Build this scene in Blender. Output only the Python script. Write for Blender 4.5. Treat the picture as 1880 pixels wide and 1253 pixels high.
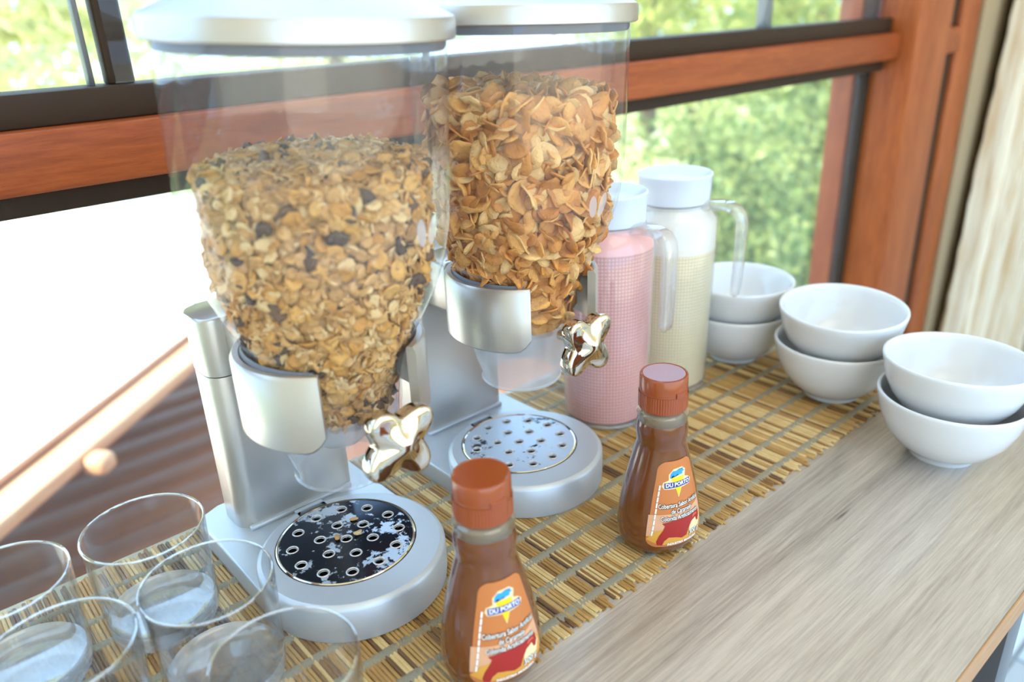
import bpy, bmesh, math, random
import numpy as np
from mathutils import Vector, Matrix, Euler

random.seed(7)
rng = np.random.default_rng(7)
PI = math.pi
TZ = 0.75                                   # height of the table top above the floor
SC = bpy.context.scene
COL = SC.collection
for o in list(bpy.data.objects):
    bpy.data.objects.remove(o)

# ------------------------------------------------------------------ camera
F_PX = 1435.76
AX = Vector((0.74964044, -0.66072938, -0.03841739))     # camera right in world
AY = Vector((-0.28718912, -0.27244042, -0.91831292))    # camera down in world
AZ = Vector((0.59628988, 0.69943756, -0.39398665))      # viewing direction in world
cam_data = bpy.data.cameras.new('camera')
cam = bpy.data.objects.new('camera', cam_data)
COL.objects.link(cam)
m = Matrix.Identity(4)
for i in range(3):
    m[i][0] = AX[i]; m[i][1] = -AY[i]; m[i][2] = -AZ[i]
m[0][3], m[1][3], m[2][3] = 0.0, 0.0, TZ + 0.40
cam.matrix_world = m
cam_data.sensor_width = 36.0
cam_data.lens = 36.0 * F_PX / 1880.0
cam_data.clip_start = 0.02
cam_data.clip_end = 200
cam_data.dof.use_dof = True
cam_data.dof.focus_distance = 0.60
cam_data.dof.aperture_fstop = 4.0
SC.camera = cam

# ------------------------------------------------------------------ sky, sun, exposure
world = bpy.data.worlds.new('sky')
SC.world = world
world.use_nodes = True
bg = world.node_tree.nodes['Background']
bg.inputs['Color'].default_value = (0.44, 0.68, 1.0, 1)
bg.inputs['Strength'].default_value = 3.5
sun_data = bpy.data.lights.new('sun', 'SUN')
sun_data.energy = 9.0
sun_data.angle = math.radians(1.0)
sun_data.color = (1.0, 0.93, 0.80)
sun = bpy.data.objects.new('sun', sun_data)
COL.objects.link(sun)
sun.rotation_euler = Vector((0.72, 0.03, -0.66)).to_track_quat('-Z', 'Y').to_euler()
SC.view_settings.view_transform = 'Standard'
SC.view_settings.look = 'None'
SC.view_settings.exposure = 0.30
SC.view_settings.gamma = 1.0
SC.view_settings.use_curve_mapping = False

# ------------------------------------------------------------------ helpers
def lin(h):
    h = h.lstrip('#')
    v = [int(h[i:i + 2], 16) / 255 for i in (0, 2, 4)]
    return tuple((c / 12.92 if c <= 0.04045 else ((c + 0.055) / 1.055) ** 2.4) for c in v) + (1.0,)

def new_mat(name):
    mt = bpy.data.materials.new(name)
    mt.use_nodes = True
    nt = mt.node_tree
    return mt, nt, nt.nodes, nt.links, nt.nodes['Principled BSDF']

def pm(name, color, rough=0.5, metal=0.0, spec=0.5, coat=0.0, noise=0.0, nscale=40.0, bump=0.0, bscale=200.0, trans=0.0, ior=1.45, sss=0.0, sss_r=0.01):
    """Principled material with optional procedural colour mottling and bump."""
    mt, nt, N, L, b = new_mat(name)
    c = lin(color)
    b.inputs['Base Color'].default_value = c
    b.inputs['Roughness'].default_value = rough
    b.inputs['Metallic'].default_value = metal
    b.inputs['Specular IOR Level'].default_value = spec
    b.inputs['Coat Weight'].default_value = coat
    b.inputs['Coat Roughness'].default_value = 0.06
    b.inputs['Transmission Weight'].default_value = trans
    b.inputs['IOR'].default_value = ior
    if sss:
        b.inputs['Subsurface Weight'].default_value = sss
        b.inputs['Subsurface Radius'].default_value = (sss_r, sss_r, sss_r)
        b.inputs['Subsurface Scale'].default_value = 1.0
    tc = N.new('ShaderNodeTexCoord')
    if noise > 0:
        nz = N.new('ShaderNodeTexNoise'); nz.inputs['Scale'].default_value = nscale; nz.inputs['Detail'].default_value = 5
        L.new(tc.outputs['Object'], nz.inputs['Vector'])
        mx = N.new('ShaderNodeMix'); mx.data_type = 'RGBA'
        mx.inputs['A'].default_value = tuple(max(0, x * (1 - noise)) for x in c[:3]) + (1,)
        mx.inputs['B'].default_value = tuple(min(1, x * (1 + noise)) for x in c[:3]) + (1,)
        L.new(nz.outputs['Fac'], mx.inputs['Factor'])
        L.new(mx.outputs['Result'], b.inputs['Base Color'])
    if bump > 0:
        nb = N.new('ShaderNodeTexNoise'); nb.inputs['Scale'].default_value = bscale; nb.inputs['Detail'].default_value = 4
        L.new(tc.outputs['Object'], nb.inputs['Vector'])
        bp = N.new('ShaderNodeBump'); bp.inputs['Strength'].default_value = bump; bp.inputs['Distance'].default_value = 0.002
        L.new(nb.outputs['Fac'], bp.inputs['Height']); L.new(bp.outputs['Normal'], b.inputs['Normal'])
    return mt

def wood(name, c1, c2, axis=0, rough=0.4, stretch=14.0, scale=14.0, dark=None, spec=0.5, bump=0.25, coat=0.0, cracks=False):
    """Wood with grain running along the given object axis."""
    mt, nt, N, L, b = new_mat(name)
    tc = N.new('ShaderNodeTexCoord'); mp = N.new('ShaderNodeMapping')
    s = [scale] * 3; s[axis] = scale / stretch
    mp.inputs['Scale'].default_value = s
    L.new(tc.outputs['Object'], mp.inputs['Vector'])
    n1 = N.new('ShaderNodeTexNoise'); n1.inputs['Scale'].default_value = 1.0; n1.inputs['Detail'].default_value = 8; n1.inputs['Roughness'].default_value = 0.65; n1.inputs['Distortion'].default_value = 0.6
    n2 = N.new('ShaderNodeTexNoise'); n2.inputs['Scale'].default_value = 9.0; n2.inputs['Detail'].default_value = 6; n2.inputs['Roughness'].default_value = 0.7; n2.inputs['Distortion'].default_value = 0.4
    L.new(mp.outputs['Vector'], n1.inputs['Vector']); L.new(mp.outputs['Vector'], n2.inputs['Vector'])
    mx = N.new('ShaderNodeMix'); mx.data_type = 'FLOAT'; mx.inputs['Factor'].default_value = 0.55
    L.new(n1.outputs['Fac'], mx.inputs['A']); L.new(n2.outputs['Fac'], mx.inputs['B'])
    rp = N.new('ShaderNodeValToRGB')
    rp.color_ramp.elements[0].position = 0.36; rp.color_ramp.elements[0].color = lin(c1)
    rp.color_ramp.elements[1].position = 0.62; rp.color_ramp.elements[1].color = lin(c2)
    if dark:
        e = rp.color_ramp.elements.new(0.30); e.color = lin(dark)
    L.new(mx.outputs['Result'], rp.inputs['Fac'])
    if cracks:
        m3 = N.new('ShaderNodeMapping'); m3.inputs['Scale'].default_value = (5, 60, 60); m3.inputs['Location'].default_value = (1.3, 0.7, 0)
        L.new(tc.outputs['Object'], m3.inputs['Vector'])
        n3 = N.new('ShaderNodeTexNoise'); n3.inputs['Scale'].default_value = 1.0; n3.inputs['Detail'].default_value = 3; n3.inputs['Distortion'].default_value = 0.5
        L.new(m3.outputs['Vector'], n3.inputs['Vector'])
        mr = N.new('ShaderNodeMapRange'); mr.inputs['From Min'].default_value = 0.70; mr.inputs['From Max'].default_value = 0.76
        L.new(n3.outputs['Fac'], mr.inputs['Value'])
        cm = N.new('ShaderNodeMix'); cm.data_type = 'RGBA'; cm.inputs['B'].default_value = lin('#453a38')
        L.new(mr.outputs['Result'], cm.inputs['Factor']); L.new(rp.outputs['Color'], cm.inputs['A']); L.new(cm.outputs['Result'], b.inputs['Base Color'])
    else:
        L.new(rp.outputs['Color'], b.inputs['Base Color'])
    b.inputs['Roughness'].default_value = rough
    b.inputs['Specular IOR Level'].default_value = spec
    b.inputs['Coat Weight'].default_value = coat; b.inputs['Coat Roughness'].default_value = 0.15
    bp = N.new('ShaderNodeBump'); bp.inputs['Strength'].default_value = bump; bp.inputs['Distance'].default_value = 0.0015
    L.new(n2.outputs['Fac'], bp.inputs['Height']); L.new(bp.outputs['Normal'], b.inputs['Normal'])
    return mt

def clear(name, tint=(1, 1, 1), base=0.05, edge=0.65, power=4.0, rough=0.02, haze=0.0, hazecol=(0.9, 0.92, 0.95), specks=0.0):
    """Thin clear plastic or glass wall: passes light straight through, mirrors more at grazing angles."""
    mt = bpy.data.materials.new(name); mt.use_nodes = True
    nt = mt.node_tree; N = nt.nodes; L = nt.links; N.clear()
    out = N.new('ShaderNodeOutputMaterial')
    tr = N.new('ShaderNodeBsdfTransparent'); tr.inputs['Color'].default_value = tuple(tint) + (1,)
    gl = N.new('ShaderNodeBsdfGlossy'); gl.inputs['Roughness'].default_value = rough
    lw = N.new('ShaderNodeLayerWeight'); lw.inputs['Blend'].default_value = 0.5
    pw = N.new('ShaderNodeMath'); pw.operation = 'POWER'; pw.inputs[1].default_value = power
    L.new(lw.outputs['Facing'], pw.inputs[0])
    ma = N.new('ShaderNodeMath'); ma.operation = 'MULTIPLY_ADD'; ma.inputs[1].default_value = edge; ma.inputs[2].default_value = base
    L.new(pw.outputs[0], ma.inputs[0])
    mx = N.new('ShaderNodeMixShader'); L.new(ma.outputs[0], mx.inputs[0])
    src = tr
    if haze > 0 or specks > 0:
        df = N.new('ShaderNodeBsdfDiffuse'); df.inputs['Color'].default_value = tuple(hazecol) + (1,)
        tl = N.new('ShaderNodeBsdfTranslucent'); tl.inputs['Color'].default_value = tuple(hazecol) + (1,)
        ad = N.new('ShaderNodeMixShader'); ad.inputs[0].default_value = 0.5
        L.new(df.outputs[0], ad.inputs[1]); L.new(tl.outputs[0], ad.inputs[2])
        hz = N.new('ShaderNodeMixShader'); hz.inputs[0].default_value = haze
        L.new(tr.outputs[0], hz.inputs[1]); L.new(ad.outputs[0], hz.inputs[2])
        if specks > 0:
            tc = N.new('ShaderNodeTexCoord')
            nz = N.new('ShaderNodeTexNoise'); nz.inputs['Scale'].default_value = 260; nz.inputs['Detail'].default_value = 3
            L.new(tc.outputs['Object'], nz.inputs['Vector'])
            mr = N.new('ShaderNodeMapRange'); mr.inputs['From Min'].default_value = 0.66; mr.inputs['From Max'].default_value = 0.74
            mr.inputs['To Min'].default_value = haze; mr.inputs['To Max'].default_value = haze + specks
            L.new(nz.outputs['Fac'], mr.inputs['Value']); L.new(mr.outputs['Result'], hz.inputs[0])
        src = hz
    L.new(src.outputs[0], mx.inputs[1]); L.new(gl.outputs[0], mx.inputs[2])
    L.new(mx.outputs[0], out.inputs['Surface'])
    return mt

def mesh_obj(name, verts, faces, mat, parent=None, loc=(0, 0, 0), smooth=True, mats=None, mi=None, sharp=None):
    me = bpy.data.meshes.new(name)
    me.from_pydata([tuple(v) for v in verts], [], [tuple(f) for f in faces])
    for q in (mats or [mat]):
        me.materials.append(q)
    if mi is not None:
        me.polygons.foreach_set('material_index', list(mi))
    me.polygons.foreach_set('use_smooth', [smooth] * len(me.polygons))
    me.update()
    if sharp is not None:
        me.set_sharp_from_angle(angle=math.radians(sharp))
    o = bpy.data.objects.new(name, me)
    COL.objects.link(o)
    o.location = loc
    if parent is not None:
        o.parent = parent
    return o

def bm_obj(name, bm, mat, parent=None, loc=(0, 0, 0), smooth=False, sharp=None):
    bmesh.ops.recalc_face_normals(bm, faces=bm.faces)
    me = bpy.data.meshes.new(name); bm.to_mesh(me); bm.free()
    me.materials.append(mat)
    me.polygons.foreach_set('use_smooth', [smooth] * len(me.polygons))
    if sharp is not None:
        me.set_sharp_from_angle(angle=math.radians(sharp))
    o = bpy.data.objects.new(name, me); COL.objects.link(o); o.location = loc
    if parent is not None:
        o.parent = parent
    return o

def lathe(name, prof, mat, parent=None, loc=(0, 0, 0), n=64, a0=0.0, a1=2 * PI, smooth=True, sharp=40):
    """Revolve a (radius, z) profile; full circle when a1-a0 is 2 pi."""
    full = abs(a1 - a0 - 2 * PI) < 1e-6
    cols = n if full else n + 1
    V = []; Fc = []
    for (r, z) in prof:
        for j in range(cols):
            a = a0 + (a1 - a0) * j / n
            V.append((r * math.cos(a), r * math.sin(a), z))
    for i in range(len(prof) - 1):
        for j in range(n):
            k = (j + 1) % cols
            Fc.append((i * cols + j, i * cols + k, (i + 1) * cols + k, (i + 1) * cols + j))
    o = mesh_obj(name, V, Fc, mat, parent, loc, smooth)
    bm = bmesh.new(); bm.from_mesh(o.data)
    bmesh.ops.remove_doubles(bm, verts=bm.verts, dist=1e-6)
    bmesh.ops.recalc_face_normals(bm, faces=bm.faces)
    bm.to_mesh(o.data); bm.free()
    if smooth and sharp is not None:
        o.data.set_sharp_from_angle(angle=math.radians(sharp))
    return o

def box(name, lo, hi, mat, parent=None, bevel=0.0, seg=2, loc=(0, 0, 0)):
    bm = bmesh.new()
    bmesh.ops.create_cube(bm, size=1.0)
    for v in bm.verts:
        v.co = Vector((lo[i] + (v.co[i] + 0.5) * (hi[i] - lo[i]) for i in range(3)))
    if bevel > 0:
        bmesh.ops.bevel(bm, geom=list(bm.edges), offset=bevel, segments=seg, profile=0.5, affect='EDGES')
    return bm_obj(name, bm, mat, parent, loc, smooth=bevel > 0, sharp=50)

def prism(name, pts, z0, z1, mat, parent=None, bevel=0.0, loc=(0, 0, 0), smooth=True, bottom_bevel=False):
    bm = bmesh.new()
    lo = [bm.verts.new((x, y, z0)) for x, y in pts]
    hi = [bm.verts.new((x, y, z1)) for x, y in pts]
    n = len(pts)
    bm.faces.new(lo[::-1]); top = bm.faces.new(hi)
    for i in range(n):
        bm.faces.new((lo[i], lo[(i + 1) % n], hi[(i + 1) % n], hi[i]))
    if bevel > 0:
        bmesh.ops.bevel(bm, geom=list(top.edges), offset=bevel, segments=3, profile=0.5, affect='EDGES')
    return bm_obj(name, bm, mat, parent, loc, smooth=smooth, sharp=35)

def sweep(name, path, cross, mat, parent=None, loc=(0, 0, 0), side=(0, 1, 0), cap=True, scales=None):
    """Sweep a closed 2D cross-section along a path; cross x runs along the fixed side vector."""
    S = Vector(side).normalized(); V = []; Fc = []
    P = [Vector(p) for p in path]; nc = len(cross)
    for i, p in enumerate(P):
        t = (P[min(i + 1, len(P) - 1)] - P[max(i - 1, 0)]).normalized()
        up = t.cross(S).normalized()
        k = scales[i] if scales else 1.0
        for (a, b_) in cross:
            V.append(p + S * a * k + up * b_ * k)
    for i in range(len(P) - 1):
        for j in range(nc):
            k = (j + 1) % nc
            Fc.append((i * nc + j, i * nc + k, (i + 1) * nc + k, (i + 1) * nc + j))
    if cap:
        Fc.append(tuple(range(nc))[::-1]); Fc.append(tuple(range((len(P) - 1) * nc, len(P) * nc)))
    o = mesh_obj(name, V, Fc, mat, parent, loc, True)
    bm = bmesh.new(); bm.from_mesh(o.data); bmesh.ops.recalc_face_normals(bm, faces=bm.faces); bm.to_mesh(o.data); bm.free()
    o.data.set_sharp_from_angle(angle=math.radians(60))
    return o

def rrect(w, h, r, n=4):
    pts = []
    for cx, cy, a in ((w / 2 - r, h / 2 - r, 0), (-w / 2 + r, h / 2 - r, PI / 2), (-w / 2 + r, -h / 2 + r, PI), (w / 2 - r, -h / 2 + r, 1.5 * PI)):
        for i in range(n + 1):
            b_ = a + PI / 2 * i / n
            pts.append((cx + r * math.cos(b_), cy + r * math.sin(b_)))
    return pts

def ring_pts(r, n=24, cx=0, cy=0):
    return [(cx + r * math.cos(2 * PI * i / n), cy + r * math.sin(2 * PI * i / n)) for i in range(n)]

def curve_fill(name, loops, z0, z1, mat, parent=None, loc=(0, 0, 0)):
    """Flat plate with holes (first loop outer), given thickness."""
    cu = bpy.data.curves.new(name, 'CURVE'); cu.dimensions = '2D'; cu.fill_mode = 'BOTH'; cu.extrude = (z1 - z0) / 2
    for lp in loops:
        s = cu.splines.new('POLY'); s.points.add(len(lp) - 1)
        for p, q in zip(s.points, lp):
            p.co = (q[0], q[1], 0, 1)
        s.use_cyclic_u = True
    t = bpy.data.objects.new(name, cu); COL.objects.link(t)
    dg = bpy.context.evaluated_depsgraph_get()
    me = bpy.data.meshes.new_from_object(t.evaluated_get(dg))
    bpy.data.objects.remove(t); bpy.data.curves.remove(cu)
    for v in me.vertices:
        v.co.z += (z0 + z1) / 2
    me.materials.clear(); me.materials.append(mat)
    o = bpy.data.objects.new(name, me); COL.objects.link(o); o.location = loc
    if parent is not None:
        o.parent = parent
    return o

def empty(name, loc=(0, 0, 0), rz=0.0):
    o = bpy.data.objects.new(name, None); COL.objects.link(o)
    o.location = loc; o.rotation_euler = (0, 0, rz); o.empty_display_size = 0.05
    return o

def tag(o, label=None, cat=None, group=None, kind=None):
    if label: o['label'] = label
    if cat: o['category'] = cat
    if group: o['group'] = group
    if kind: o['kind'] = kind
    return o

def copy_tree(o, parent=None):
    c = o.copy(); COL.objects.link(c); c.parent = parent
    for ch in [q for q in ALLCH(o)]:
        copy_tree(ch, c)
    return c

def ALLCH(o):
    return [q for q in bpy.data.objects if q.parent is o]

# ------------------------------------------------------------------ materials
M = {}
M['red_wood'] = wood('red_wood', '#7f3816', '#aa5628', axis=0, rough=0.42, spec=0.3, scale=22, stretch=10)
M['red_wood_v'] = wood('red_wood_upright', '#843c17', '#b25e2a', axis=2, rough=0.42, spec=0.3, scale=18, stretch=10)
M['sash'] = pm('dark_sash', '#3b2c1f', 0.55, spec=0.2, noise=0.1)
M['oak'] = wood('grey_oak_laminate', '#8b7b6b', '#bdad9b', axis=0, rough=0.34, stretch=26, scale=46, dark='#5e4e43', spec=0.8, bump=0.35, coat=0.6, cracks=True)
M['oak_edge'] = wood('oak_edge_band', '#a0703f', '#c08f5c', axis=0, rough=0.45, scale=30)
M['wall'] = pm('beige_plaster', '#a48c68', 0.85, noise=0.08, nscale=8, bump=0.3, bscale=300)
M['cream_wall'] = pm('cream_plaster', '#efe2c4', 0.85, noise=0.05, nscale=6)
M['ceiling'] = pm('pale_ceiling', '#f2eadb', 0.9, noise=0.03)
M['tile'] = pm('pale_floor_tile', '#c9d3dc', 0.35, noise=0.06, nscale=5)
M['grout'] = pm('floor_grout', '#9aa2a8', 0.8, noise=0.05)
M['dark_panel'] = pm('dark_panel', '#241d18', 0.6, spec=0.15, noise=0.1)
M['grey_strip'] = pm('grey_strip', '#77787a', 0.35, metal=0.6, noise=0.05)
M['silver'] = pm('silver_paint', '#c3beb6', 0.32, metal=0.78, noise=0.03, nscale=30)
M['silver_matte'] = pm('silver_paint_base', '#c2c6ca', 0.42, metal=0.5, noise=0.05, nscale=60)
M['chrome'] = pm('chrome', '#d9cfbd', 0.06, metal=1.0, noise=0.02)
M['dark_gap'] = pm('dark_recess', '#15161a', 0.6)
M['seal'] = pm('grey_seal', '#6f7076', 0.5, noise=0.05)
M['jar'] = clear('clear_jar_plastic', tint=(0.985, 0.985, 0.99), base=0.045, edge=0.55, power=4.5, rough=0.03, haze=0.03, specks=0.16)
M['emblem'] = clear('moulded_emblem', base=0.1, edge=0.4, rough=0.1, haze=0.5)
M['jar_in'] = clear('clear_jar_inner', tint=(0.985, 0.985, 0.99), base=0.02, edge=0.3, power=5, rough=0.04, haze=0.01)
M['spout'] = clear('clear_spout', tint=(0.97, 0.97, 0.98), base=0.06, edge=0.5, power=3, rough=0.08, haze=0.14)
M['frost_spout'] = clear('frosted_spout', tint=(0.97, 0.97, 0.98), base=0.06, edge=0.4, power=3, rough=0.15, haze=0.38)
M['pane'] = clear('window_glass', tint=(0.97, 0.985, 0.98), base=0.03, edge=0.5, power=5, rough=0.0, haze=0.025)  # haze paints a whitish veil in place of hazy reflections
M['tumbler'] = clear('tumbler_glass', tint=(0.985, 0.99, 0.99), base=0.03, edge=0.75, power=3.2, rough=0.0)
M['rim_glass'] = clear('tumbler_rim_glass', base=0.35, edge=0.6, power=1.5, rough=0.02, haze=0.1)
M['thick_glass'] = clear('tumbler_base_glass', tint=(0.97, 0.985, 0.99), base=0.13, edge=0.7, power=2.0, rough=0.05, haze=0.30, hazecol=(0.97, 0.98, 1.0))  # white haze stands in for light reflected and focused in the thick base
M['glass'] = pm('solid_glass', '#ffffff', 0.0, trans=1.0, ior=1.45)
M['pitcher'] = clear('pitcher_glass', tint=(0.99, 0.99, 0.99), base=0.05, edge=0.5, power=3, rough=0.03, haze=0.16, hazecol=(1, 1, 1))
M['handle'] = clear('pitcher_handle_plastic', tint=(0.97, 0.97, 0.98), base=0.10, edge=0.75, power=2.0, rough=0.02, haze=0.16, hazecol=(1, 1, 1))
M['frost_lid'] = pm('frosted_lid', '#d3d8dd', 0.3, spec=0.5, noise=0.01)
M['bowl'] = pm('white_porcelain', '#dddcda', 0.12, spec=0.5, coat=0.3, noise=0.01)
M['cap'] = pm('orange_cap', '#97461c', 0.22, coat=0.4, noise=0.05, nscale=80)
M['sauce'] = pm('caramel_sauce', '#6d3a18', 0.12, coat=0.8, noise=0.12, nscale=60)
M['bottle_clear'] = clear('bottle_clear', tint=(0.98, 0.96, 0.92), base=0.08, edge=0.7, power=2.5, rough=0.02, haze=0.25, hazecol=(0.9, 0.72, 0.5))
M['bamboo'] = [wood('mat_straw_%s' % n, a, b_, axis=1, rough=0.5, scale=200, stretch=12, bump=0.2) for n, a, b_ in
               (('pale', '#c09a5a', '#e2c68c'), ('gold', '#a67f42', '#caa160'), ('honey', '#966c34', '#b98e4c'), ('brown', '#6f4c22', '#94692f'), ('dark', '#553a1c', '#7d5830'))]
M['thread'] = pm('mat_thread', '#9a917a', 0.9, noise=0.25, nscale=900, bump=0.6, bscale=1500)

def milk(name, color, kz=300.0, ka=42.0):
    mt, nt, N, L, b = new_mat(name)
    c = lin(color)
    b.inputs['Roughness'].default_value = 0.28
    b.inputs['Coat Weight'].default_value = 0.4; b.inputs['Coat Roughness'].default_value = 0.1
    tc = N.new('ShaderNodeTexCoord'); sp = N.new('ShaderNodeSeparateXYZ'); L.new(tc.outputs['Object'], sp.inputs[0])
    at = N.new('ShaderNodeMath'); at.operation = 'ARCTAN2'; L.new(sp.outputs['Y'], at.inputs[0]); L.new(sp.outputs['X'], at.inputs[1])
    def cell(src, k):
        a = N.new('ShaderNodeMath'); a.operation = 'MULTIPLY'; a.inputs[1].default_value = k; L.new(src, a.inputs[0])
        s = N.new('ShaderNodeMath'); s.operation = 'SINE'; L.new(a.outputs[0], s.inputs[0])
        q = N.new('ShaderNodeMath'); q.operation = 'ABSOLUTE'; L.new(s.outputs[0], q.inputs[0])
        p = N.new('ShaderNodeMath'); p.operation = 'POWER'; p.inputs[1].default_value = 1.1; L.new(q.outputs[0], p.inputs[0])
        return p
    ca, cz = cell(at.outputs[0], ka), cell(sp.outputs['Z'], kz * 3.0)
    mu = N.new('ShaderNodeMath'); mu.operation = 'MULTIPLY'; L.new(ca.outputs[0], mu.inputs[0]); L.new(cz.outputs[0], mu.inputs[1])
    mx = N.new('ShaderNodeMix'); mx.data_type = 'RGBA'
    mx.inputs['A'].default_value = tuple(x * 0.58 for x in c[:3]) + (1,); mx.inputs['B'].default_value = c  # darker grid lines paint in how the dimpled glass shades and refracts
    L.new(mu.outputs[0], mx.inputs['Factor']); L.new(mx.outputs['Result'], b.inputs['Base Color'])
    bp = N.new('ShaderNodeBump'); bp.inputs['Strength'].default_value = 0.25; bp.inputs['Distance'].default_value = 0.0008
    L.new(mu.outputs[0], bp.inputs['Height']); L.new(bp.outputs['Normal'], b.inputs['Normal'])
    return mt
M['pink_milk'] = milk('pink_yogurt', '#f4aea4')
M['cream_milk'] = milk('cream_milk', '#f2e0b2')
M['pink_film'] = pm('pink_film', '#f0b0a8', 0.35)
M['white_film'] = pm('white_foam', '#ddd8ca', 0.4)

def curtain_mat():
    mt, nt, N, L, b = new_mat('cream_curtain')
    tc = N.new('ShaderNodeTexCoord'); mp = N.new('ShaderNodeMapping'); mp.inputs['Scale'].default_value = (50, 50, 3)
    L.new(tc.outputs['Object'], mp.inputs['Vector'])
    nz = N.new('ShaderNodeTexNoise'); nz.inputs['Scale'].default_value = 1; nz.inputs['Detail'].default_value = 6
    L.new(mp.outputs['Vector'], nz.inputs['Vector'])
    rp = N.new('ShaderNodeValToRGB')
    rp.color_ramp.elements[0].position = 0.35; rp.color_ramp.elements[0].color = lin('#cfae82')
    rp.color_ramp.elements[1].position = 0.55; rp.color_ramp.elements[1].color = lin('#e6d5b8')
    L.new(nz.outputs['Fac'], rp.inputs['Fac']); L.new(rp.outputs['Color'], b.inputs['Base Color'])
    b.inputs['Roughness'].default_value = 0.8
    return mt
M['curtain'] = curtain_mat()

def worn(name, lo, hi, scale=120):
    """Mirror plate with flaked patches of matte white metal."""
    mt, nt, N, L, b = new_mat(name)
    tc = N.new('ShaderNodeTexCoord'); nz = N.new('ShaderNodeTexNoise'); nz.inputs['Scale'].default_value = scale; nz.inputs['Detail'].default_value = 7; nz.inputs['Roughness'].default_value = 0.7
    n2 = N.new('ShaderNodeTexNoise'); n2.inputs['Scale'].default_value = 28; n2.inputs['Detail'].default_value = 2
    L.new(tc.outputs['Object'], nz.inputs['Vector']); L.new(tc.outputs['Object'], n2.inputs['Vector'])
    ad = N.new('ShaderNodeMath'); ad.operation = 'MULTIPLY_ADD'; ad.inputs[1].default_value = 0.8; L.new(n2.outputs['Fac'], ad.inputs[0]); L.new(nz.outputs['Fac'], ad.inputs[2])
    mr = N.new('ShaderNodeMapRange'); mr.inputs['From Min'].default_value = lo; mr.inputs['From Max'].default_value = hi
    L.new(ad.outputs[0], mr.inputs['Value'])
    cm = N.new('ShaderNodeMix'); cm.data_type = 'RGBA'; cm.inputs['A'].default_value = lin('#3a3f4a'); cm.inputs['B'].default_value = lin('#c9d2dc')  # dark tone paints the jar bottom mirrored in chrome; pale tone is wear
    L.new(mr.outputs['Result'], cm.inputs['Factor']); L.new(cm.outputs['Result'], b.inputs['Base Color'])
    rm = N.new('ShaderNodeMapRange'); rm.inputs['To Min'].default_value = 0.12; rm.inputs['To Max'].default_value = 0.5
    L.new(mr.outputs['Result'], rm.inputs['Value']); L.new(rm.outputs['Result'], b.inputs['Roughness'])
    b.inputs['Metallic'].default_value = 0.8
    return mt
M['grate_dark'] = worn('worn_dark_grate', 0.95, 1.0)
M['grate_pale'] = worn('worn_pale_grate', 0.70, 0.76, 160)
M['rim_metal'] = pm('bare_metal_rim', '#cfc9c4', 0.4, metal=0.5, noise=0.2, nscale=400)

# ------------------------------------------------------------------ setting: floor, ceiling, walls
def S(name, lo, hi, mat, bevel=0.0):
    o = box(name, (lo[0], lo[1], lo[2] + TZ), (hi[0], hi[1], hi[2] + TZ), mat, None, bevel)
    o['kind'] = 'structure'
    return o

floor = S('floor', (-2.2, -2.0, -0.80), (3.2, 0.80, -0.755), M['grout'])
tile_me = None
for i in range(9):
    for j in range(5):
        x = -2.2 + i * 0.6; y = -2.0 + j * 0.56
        if tile_me is None:
            t = box('floor_tile', (0.004, 0.004, 0), (0.596, 0.556, 0.005), M['tile'], floor, 0.002, 1, (x, y, -0.755 + TZ)); tile_me = t.data
        else:
            t = bpy.data.objects.new('floor_tile', tile_me); COL.objects.link(t); t.parent = floor; t.location = (x, y, -0.755 + TZ)
S('ceiling', (-2.2, -2.0, 1.95), (3.2, 0.83, 2.05), M['ceiling'])
S('wall_left', (-2.3, -2.0, -0.8), (-2.2, 0.80, 1.95), M['cream_wall'])
S('wall_right', (3.1, -2.0, -0.8), (3.2, 0.80, 1.95), M['cream_wall'])
S('wall_front', (-2.2, -2.1, -0.8), (3.2, -2.0, -0.35), M['cream_wall'])          # parapet of the open side behind the camera
S('wall_back', (1.94, 0.69, -0.8), (3.1, 0.80, 1.95), M['wall'])                 # beige wall right of the window
S('trim_3', (-2.2, 0.69, 1.70), (1.94, 0.80, 1.95), M['red_wood'])               # header above the window

# window: wood rail with dark sashes, lower fixed pane, upper sash
win = empty('window_1', (0, 0, TZ)); win['kind'] = 'structure'
XL, XR = -2.2, 1.592
box('wood_rail', (XL, 0.700, 0.279), (XR, 0.78, 0.326), M['red_wood'], win, 0.004)
box('lower_sash_head', (XL, 0.728, 0.258), (XR, 0.772, 0.279), M['sash'], win, 0.001)
box('upper_sash_rail', (XL, 0.722, 0.326), (XR, 0.770, 0.352), M['sash'], win, 0.002)
box('lower_sash_stile', (1.575, 0.750, -0.75), (XR, 0.772, 0.258), M['sash'], win, 0.002)
box('upper_sash_stile', (1.575, 0.750, 0.352), (XR, 0.772, 1.70), M['sash'], win, 0.002)
box('lower_glass_pane', (XL, 0.758, -0.75), (1.575, 0.762, 0.258), M['pane'], win)
box('upper_glass_pane', (XL, 0.748, 0.352), (0.205, 0.752, 1.70), M['pane'], win)
box('upper_glass_pane', (0.205, 0.738, 0.352), (1.575, 0.742, 1.70), M['pane'], win)
box('sash_mullion', (0.200, 0.742, 0.352), (0.222, 0.758, 1.70), M['sash'], win, 0.002)
box('sash_mullion', (1.198, 0.745, 0.352), (1.214, 0.765, 1.70), M['grey_strip'], win, 0.001)
box('glass_edge_bead', (0.186, 0.744, 0.352), (0.190, 0.756, 1.70), M['grey_strip'], win, 0.0005)
box('outer_jamb', (1.575, 0.775, -0.8), (1.66, 0.822, 1.70), M['red_wood_v'], win, 0.004)
post = S('trim_1', (1.592, 0.671, -0.8), (1.74, 0.80, 1.95), M['red_wood_v'], 0.006)
win2 = empty('window_2', (0, 0, TZ)); win2['kind'] = 'structure'
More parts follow.
